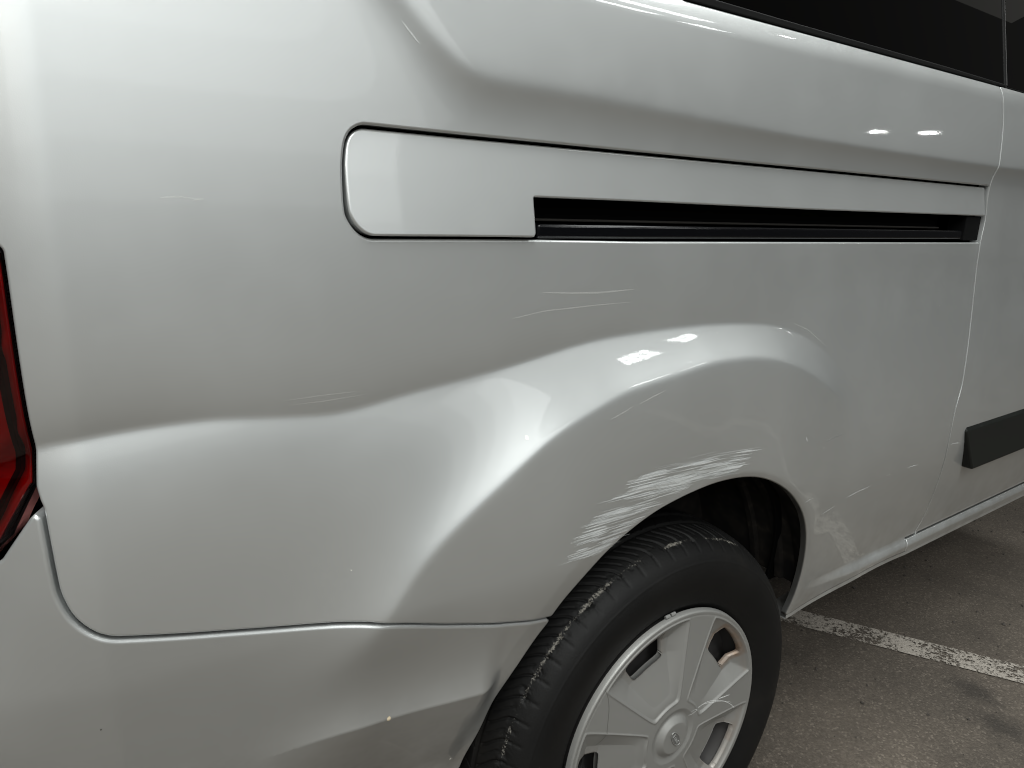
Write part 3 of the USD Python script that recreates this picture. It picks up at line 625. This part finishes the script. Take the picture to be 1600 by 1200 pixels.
# steel rim with round vents behind the cover, and the drum
rp = Point(0, 0).buffer(.205, 48)
for q in range(12):
    aq = math.radians(q * 30 + 8); rp = rp.difference(Point(.165 * math.cos(aq), .165 * math.sin(aq)).buffer(.021, 16))
rim = trimesh.creation.extrude_polygon(rp, .004, engine='earcut'); rim.apply_transform(trimesh.transformations.rotation_matrix(math.pi / 2, [1, 0, 0])); rim.apply_translation([XW, .052, ZW])
tm('steel_rim', rim, M['steel'], WH, smooth=30)
v, f = lathe([(.2165, .006), (.212, .012), (.206, .02), (.200, .05), (.196, .12), (.21, .19)], 160); put('rim_barrel', v, f, M['steel'], WH, smooth=40)
dr = trimesh.creation.cylinder(radius=.15, height=.08, sections=64); dr.apply_transform(trimesh.transformations.rotation_matrix(math.pi / 2, [1, 0, 0])); dr.apply_translation([XW, .13, ZW])
tm('brake_drum', dr, M['dark'], WH, smooth=30)
va = math.radians(48); vc = np.array([XW + .176 * math.cos(va), 0, ZW + .176 * math.sin(va)])
v, f = bar([vc + [-.004, .048, -.004], vc + [-.004, .036, -.004], vc + [-.002, .030, -.002], vc + [0, .0295, 0], vc + [.002, .018, .003]], [.0075, .0075, .006, .0045, .0045], 14)
put('valve_stem', v, f, M['seal'], WH, smooth=40)
# balance weight clipped on the rim flange
for q0, q1 in ((91.0, 93.4), (94.2, 96.6)):
    pts = [(XW + .2195 * math.cos(math.radians(q)), .0045, ZW + .2195 * math.sin(math.radians(q))) for q in np.linspace(q0, q1, 6)]
    v, f = bar(pts, .0028, 8); put('balance_weight', v, f, M['emblem_edge'], WH, smooth=40)
# curved scratches on the cover
def cover_line(name, pol, wd, m=None):
    r_0 = np.interp(np.linspace(0, 1, 60), np.linspace(0, 1, len(pol)), [p_[0] for p_ in pol]); t_0 = np.radians(np.interp(np.linspace(0, 1, 60), np.linspace(0, 1, len(pol)), [p_[1] for p_ in pol]))
    from scipy.ndimage import gaussian_filter1d
    r_0, t_0 = gaussian_filter1d(r_0, 4, mode='nearest'), gaussian_filter1d(t_0, 4, mode='nearest')
    p_ = np.stack([XW + r_0 * np.cos(t_0), cover_y(r_0, t_0) - .0002, ZW + r_0 * np.sin(t_0)], 1)
    w_ = wd * np.sin(np.linspace(.1, math.pi - .1, 60)) ** .5
    t = np.gradient(p_, axis=0); sd_ = np.stack([-t[:, 2], 0 * t[:, 0], t[:, 0]], 1); sd_ /= np.linalg.norm(sd_, axis=1, keepdims=True)
    v = np.vstack([p_ + sd_ * w_[:, None], p_ - sd_ * w_[:, None]]); k_ = len(p_)
    f = np.array([t_ for i_ in range(k_ - 1) for t_ in ((i_, i_ + 1, i_ + k_), (i_ + 1, i_ + k_ + 1, i_ + k_))])
    put(name, v, f, m or M['scratch'], WH)
cover_line('wheel_scratch', [(.040, 33), (.060, 25), (.088, 17), (.115, 9), (.140, 1), (.165, -6), (.178, -11)], .0005)
cover_line('wheel_scratch', [(.048, 38), (.066, 24), (.095, 13), (.130, 4), (.160, -3)], .0004)
cover_line('wheel_scratch', [(.105, 12), (.135, 7), (.150, 5)], .0009)
M['dark_mark'] = plain('dark_scuff', (.10, .098, .09), .6)
cover_line('wheel_scratch', [(.2145, 136), (.196, 138), (.178, 143), (.165, 151), (.154, 160), (.158, 166)], .0006, M['dark_mark'])

# ---------------------------------------------------------------- wheel arch liner
op = clean(arr(arch, [(arch[-1][0], .40), (-.40, .30)], smooth_line(C['bumper_arch'])[::-1]))
lo = op.buffer(.020).buffer(-.012)
ring = np.array(lo.exterior.coords)
ls = LineString(ring); kk = 360
rp_ = np.array([ls.interpolate(q / kk, normalized=True).coords[0] for q in range(kk)])
cen = np.array([0., .40]); dirs = (rp_ - cen) / np.linalg.norm(rp_ - cen, axis=1, keepdims=True)
yp = [(-.012, 0), (.02, .004), (.055, .012), (.058, .020), (.088, .022), (.092, .014), (.104, .014), (.108, .024), (.150, .026), (.154, .018), (.166, .018), (.170, .026), (.30, .026)]
v = np.vstack([np.stack([rp_[:, 0] + dirs[:, 0] * o, np.full(kk, y0), rp_[:, 1] + dirs[:, 1] * o], 1) for y0, o in yp])
# outer edge follows the bodywork from inside
hb = H(rp_[:, 0], rp_[:, 1]); v[:kk, 1] = -hb + np.where(rp_[:, 0] > .2, .016, .006)
for i_ in range(1, len(yp)): v[i_ * kk:(i_ + 1) * kk, 1] = np.maximum(v[i_ * kk:(i_ + 1) * kk, 1], v[:kk, 1] + .004 * i_)
f = np.array([t_ for i_ in range(len(yp) - 1) for j_ in range(kk) for a0, b0 in [(i_ * kk + j_, i_ * kk + (j_ + 1) % kk)] for t_ in ((a0, b0, a0 + kk), (b0, b0 + kk, a0 + kk)) if max(rp_[j_, 1], rp_[(j_ + 1) % kk, 1]) > np.where(rp_[j_, 0] > 0, .46, .33) and not (abs(rp_[j_, 0]) < .30 and rp_[j_, 1] < .5)])
AL = put('wheel_arch_liner', v, f, M['liner'], VAN, smooth=30)
back = trimesh.creation.extrude_polygon(lo.buffer(.03), .01, engine='earcut'); back.apply_transform(trimesh.transformations.rotation_matrix(math.pi / 2, [1, 0, 0])); back.apply_translation([0, .31, 0])
tm('liner_wall', back, M['liner'], AL)
# ---------------------------------------------------------------- scrape and scratches in the paint
def ribbon(pts_sz, wd, lift=.00035, taper=True):
    p = np.asarray(pts_sz, float); k = max(3, int(np.hypot(*np.diff(p, axis=0).T).sum() / .006) + 2)
    t = np.r_[0, np.cumsum(np.hypot(*np.diff(p, axis=0).T))]; tt = np.linspace(0, t[-1], k)
    q = np.stack([np.interp(tt, t, p[:, c]) for c in (0, 1)], 1)
    d = np.gradient(q, axis=0); d /= np.linalg.norm(d, axis=1, keepdims=True) + 1e-12; m = np.stack([-d[:, 1], d[:, 0]], 1)
    w = wd * (np.sin(np.linspace(.12, math.pi - .12, k)) ** .6 if taper else np.ones(k))
    a, b = q + m * w[:, None] / 2, q - m * w[:, None] / 2
    A = np.vstack([a, b]); f = np.array([t_ for i_ in range(k - 1) for t_ in ((i_, i_ + k, i_ + 1), (i_ + 1, i_ + k, i_ + k + 1))])
    return A, f, lift
def ribbons(items, name, m, parent, **kw):
    As, fs, n0 = [], [], 0
    for A, f, lift in items:
        As.append(np.c_[A, np.full(len(A), lift)]); fs.append(f + n0); n0 += len(A)
    A, f = np.vstack(As), np.vstack(fs)
    P, _, _, N = frame(A[:, 0], A[:, 1])
    return put(name, P + N * A[:, 2:], f, m, parent, n=N, **kw)
def scrape_mat(name, col, alpha):
    return mat(name, {'g': GEO, 'n': ('noise_texture', {'scale': 700.0, 'detail': 2.0}), 'r': ('map_range', {'from_min': .32, 'from_max': .6, 'to_min': alpha * .45, 'to_max': alpha, 'clamp': True}),
        'd': ('principled_bsdf', {'base_color': col, 'roughness': .6}), 't': ('transparent_bsdf', {}), 'm': ('mix_closure', {})},
        [('g.position', 'n.vector'), ('n.fac', 'r.value'), ('r.result', 'm.fac'), ('t.BSDF', 'm.closure1'), ('d.BSDF', 'm.closure2')], surface='m.closure')
M['scrape'] = scrape_mat('scraped_paint', (.70, .72, .715), .85)
M['scrape_dark'] = scrape_mat('scraped_paint_dark', (.26, .265, .26), .7)
M['haze_mark'] = scrape_mat('faint_mark', (.70, .70, .67), .24)
sp_poly = Polygon(C['scrape']).buffer(0)
dv_ = C['stroke_dir'][1] - C['stroke_dir'][0]; dv_ /= np.linalg.norm(dv_)
x0, z0, x1, z1 = sp_poly.bounds
r3 = np.random.default_rng(21)
light, dark, film = [], [], []
core = sp_poly.buffer(-.008); nrm = np.array([-dv_[1], dv_[0]])
wide = sp_poly.buffer(.010)
def run(p, d, L, region):       # the stretch of a stroke that lies in the region
    k_ = np.linspace(-L, L, 41); q = p + d * k_[:, None]; ok = contains_xy(region, q[:, 0], q[:, 1])
    i0 = i1 = 20
    while i0 > 0 and ok[i0 - 1]: i0 -= 1
    while i1 < 40 and ok[i1 + 1]: i1 += 1
    return q[i0], q[i1]
tries = 0
while len(light) < 330 and tries < 9000:
    tries += 1
    p = np.array([r3.uniform(x0, x1), r3.uniform(z0, z1)])
    if not sp_poly.contains(Point(p)): continue
    c_ = p @ nrm                                                     # strokes bunch together in bands across the scrape
    dens = meshkit.fbm(np.array([[c_ * 130, (p @ dv_) * 9, 0]]), 3, 9)[0]
    if r3.random() > .22 + 1.7 * max(dens - .38, 0): continue
    rot_ = r3.normal(0, .016); d = dv_ + nrm * rot_
    a, b = run(p, d, r3.uniform(.010, .045), wide if r3.random() < .25 else sp_poly)
    L = np.linalg.norm(b - a)
    if L < .006: continue
    w = (.0004 + .0013 * r3.random() ** 2.5) * (1.3 if core.contains(Point(p)) else .8)
    light.append(ribbon([a, (a + b) / 2, b], w, .00025 + .0002 * r3.random()))
    if r3.random() < .16:
        o = nrm * r3.uniform(-.003, .003); dark.append(ribbon([a + o, b + o], .0004, .0005))
    if core.contains(Point(p)) and len(film) < 26 and dens > .5:
        film.append(ribbon([a, b], r3.uniform(.003, .006), .00015))
ribbons(film, 'scrape_film', M['haze_mark'], VAN + '/quarter_panel', kind='stuff', label='dull rubbed paint under the scrape marks')
ribbons(light, 'paint_scrape', M['scrape'], VAN + '/quarter_panel', kind='stuff', label='pale streaky scrape marks over the wheel arch')
ribbons(dark, 'scrape_shadow_marks', M['scrape_dark'], VAN + '/quarter_panel', kind='stuff', label='darker streaks between the scrape marks')
for key, w, mm in (('1', .0016, 'scrape'), ('2', .0011, 'scrape'), ('3', .0011, 'scrape'), ('4', .0014, 'scrape'), ('5', .0012, 'haze_mark'), ('7', .0018, 'scrape'), ('8', .0016, 'haze_mark'), ('9', .0018, 'haze_mark'),
                   ('10', .0022, 'haze_mark'), ('11', .0016, 'scrape'), ('13', .0007, 'haze_mark'), ('14', .0007, 'haze_mark'), ('15', .0016, 'haze_mark'), ('16', .0013, 'haze_mark'), ('18', .0014, 'scrape_dark'), ('19', .001, 'haze_mark'), ('20', .002, 'haze_mark')):
    ribbons([ribbon(C['mark_' + key], w, .0003)], 'scratch', M[mm], VAN + '/quarter_panel')
ribbons([ribbon(C['mark_6'], .0013, .0003)], 'scratch', M['scrape'], VAN + '/sliding_door')
M['chip'] = plain('chip_pale', (.72, .71, .66), .6); M['chip_dark'] = plain('chip_dark', (.05, .045, .04), .6); M['chip_tan'] = plain('chip_tan', (.62, .52, .36), .6)
for i_, p in enumerate(C['chips']):
    if i_ in (4, 5, 9, 10, 14, 16): continue
    par = 'sliding_door' if p[0] > .83 else 'quarter_panel'; mm = 'chip'; rad = .0007
    if i_ in (6, 7, 8): par = 'rear_bumper'; mm = ('chip_tan', 'chip', 'chip_dark')[i_ - 6]; rad = (.0026, .0014, .0008)[i_ - 6]
    if i_ == 0: rad = .0022
    th = np.linspace(0, 2 * np.pi, 12)[:-1]; rr_ = rad * (1 + .35 * r3.standard_normal(11) * .5)
    A = np.vstack([[p], p + np.stack([np.cos(th) * rr_, np.sin(th) * rr_ * 1.15], 1)]); f = np.array([(0, 1 + k_, 1 + (k_ + 1) % 11) for k_ in range(11)])
    lift = .0016 if par == 'rear_bumper' else .0004
    P, _, _, N = frame(A[:, 0], A[:, 1]); put('paint_chip', P + N * lift, f, M[mm], VAN + '/' + par, n=N)
# ---------------------------------------------------------------- ground
M['asphalt'] = mat('asphalt', {
    'g': GEO,
    'v': ('voronoi_texture', {'scale': 230.0, 'randomness': 1.0}), 'vc': ('separate_color', {}),
    'vr': ('rgb_ramp', {'ramp': [(0, (.062, .051, .040)), (.55, (.081, .067, .053)), (.88, (.097, .081, .064)), (1, (.150, .127, .104))]}),
    'n': ('noise_texture', {'scale': 2.3, 'detail': 7.0, 'roughness': .62}), 'nr': ('map_range', {'from_min': .3, 'from_max': .7, 'to_min': .62, 'to_max': 1.25, 'clamp': True}),
    'f': ('noise_texture', {'scale': 420.0, 'detail': 3.0, 'roughness': .7}), 'fr': ('map_range', {'from_min': .3, 'from_max': .7, 'to_min': .7, 'to_max': 1.3, 'clamp': True}),
    'm1': ('mix_color', {'blend_type': 'multiply', 'fac': 1.0}), 'm2': ('mix_color', {'blend_type': 'multiply', 'fac': 1.0}),
    's1': ('vector_math', {'math_type': 'distance', 'vector2': (1.115, -.055, 0)}), 'sn': ('noise_texture', {'scale': 13.0, 'detail': 4.0}),
    's2': ('vector_math', {'math_type': 'distance', 'vector2': (1.02, -.165, 0)}), 'smin': ('math', {'math_type': 'minimum'}),
    'sa': ('math', {'math_type': 'multiply_add', 'value2': .17}), 'sr': ('map_range', {'from_min': .095, 'from_max': .155, 'to_min': .52, 'to_max': 1.0, 'clamp': True}),
    'm3': ('mix_color', {'blend_type': 'multiply', 'fac': 1.0}),
    'b1': ('bump', {'strength': .5, 'distance': .0018, 'invert': True}), 'b2': ('bump', {'strength': .6, 'distance': .0018}),
    'p': ('principled_bsdf', {'roughness': .85}),
}, [('g.position', 'v.vector'), ('v.color', 'vc.color'), ('vc.r', 'vr.fac'), ('g.position', 'n.vector'), ('n.fac', 'nr.value'), ('g.position', 'f.vector'), ('f.fac', 'fr.value'),
    ('vr.color', 'm1.a'), ('nr.result', 'm1.b'), ('m1.result', 'm2.a'), ('fr.result', 'm2.b'),
    ('g.position', 's1.vector1'), ('g.position', 's2.vector1'), ('s1.value', 'smin.value1'), ('s2.value', 'smin.value2'), ('g.position', 'sn.vector'), ('sn.fac', 'sa.value1'), ('smin.value', 'sa.value3'), ('sa.value', 'sr.value'),
    ('m2.result', 'm3.a'), ('sr.result', 'm3.b'), ('m3.result', 'p.base_color'),
    ('v.distance', 'b1.height'), ('f.fac', 'b2.height'), ('b1.normal', 'b2.normal'), ('b2.normal', 'p.normal')])
gx = np.array([[-30, -30, 0], [30, -30, 0], [30, 30, 0], [-30, 30, 0]], float)
put('parking_ground', gx, np.array([[0, 1, 2], [0, 2, 3]]), M['asphalt'], kind='structure', label='worn brown-grey asphalt ground with dark damp stains', category='ground')
M['line'] = mat('worn_line_paint', {
    'g': GEO, 'n': ('noise_texture', {'scale': 120.0, 'detail': 6.0, 'roughness': .72}), 'n1': ('noise_texture', {'scale': 11.0, 'detail': 3.0}),
    'ad': ('math', {'math_type': 'multiply_add', 'value2': .45}), 'r': ('map_range', {'from_min': .675, 'from_max': .73, 'to_min': 0.0, 'to_max': 1.0, 'clamp': True}),
    'c': ('noise_texture', {'scale': 300.0, 'detail': 3.0}), 'cr': ('rgb_ramp', {'ramp': [(.3, (.20, .18, .155)), (.7, (.40, .365, .32))]}),
    'b': ('bump', {'strength': .7, 'distance': .0015}),
    'd': ('principled_bsdf', {'roughness': .85}), 't': ('transparent_bsdf', {}), 'm': ('mix_closure', {}),
}, [('g.position', 'n.vector'), ('g.position', 'n1.vector'), ('n1.fac', 'ad.value1'), ('n.fac', 'ad.value3'), ('ad.value', 'r.value'), ('g.position', 'c.vector'), ('c.fac', 'cr.fac'), ('cr.color', 'd.base_color'),
    ('c.fac', 'b.height'), ('b.normal', 'd.normal'), ('r.result', 'm.fac'), ('t.BSDF', 'm.closure1'), ('d.BSDF', 'm.closure2')], surface='m.closure')
a, b = np.array([1.019, .389]), np.array([1.293, -.106]); d = (b - a) / np.linalg.norm(b - a); w = np.array([-d[1], d[0]]) * .046
q = np.array([a - d * 1.5 - w, a - d * 1.5 + w, b + d * 3 + w, b + d * 3 - w]); q = np.c_[q, np.full(4, .004)]
put('parking_line', q, np.array([[0, 1, 2], [0, 2, 3]]), M['line'], kind='structure', label='worn white painted parking bay line running out from under the van', category='road marking')
# loose grit and crumbs of chipping
ico = trimesh.creation.icosphere(1, 1.0); vs, fs = [], []; o = 0
for q in range(420):
    pxy = np.array([rng.uniform(.55, 2.6), rng.uniform(-.6, .9)]); sz_ = .0012 + .0028 * rng.random() ** 3
    vv = ico.vertices * sz_ * rng.uniform(.6, 1.3, 3) * (1 + .25 * rng.standard_normal((len(ico.vertices), 1))); vs.append(vv + [pxy[0], pxy[1], .001 + sz_ * .4]); fs.append(ico.faces + o); o += len(vv)
M['grit'] = mat('grit', {'g': GEO, 'r': ('rgb_ramp', {'ramp': [(0, (.05, .043, .037)), (.7, (.11, .095, .08)), (1, (.34, .31, .27))]}), 'p': ('principled_bsdf', {'roughness': .8})}, [('g.random_per_island', 'r.fac'), ('r.color', 'p.base_color')])
put('loose_grit', np.vstack(vs), np.vstack(fs), M['grit'], kind='stuff', label='small pale grit scattered over the asphalt', category='grit')
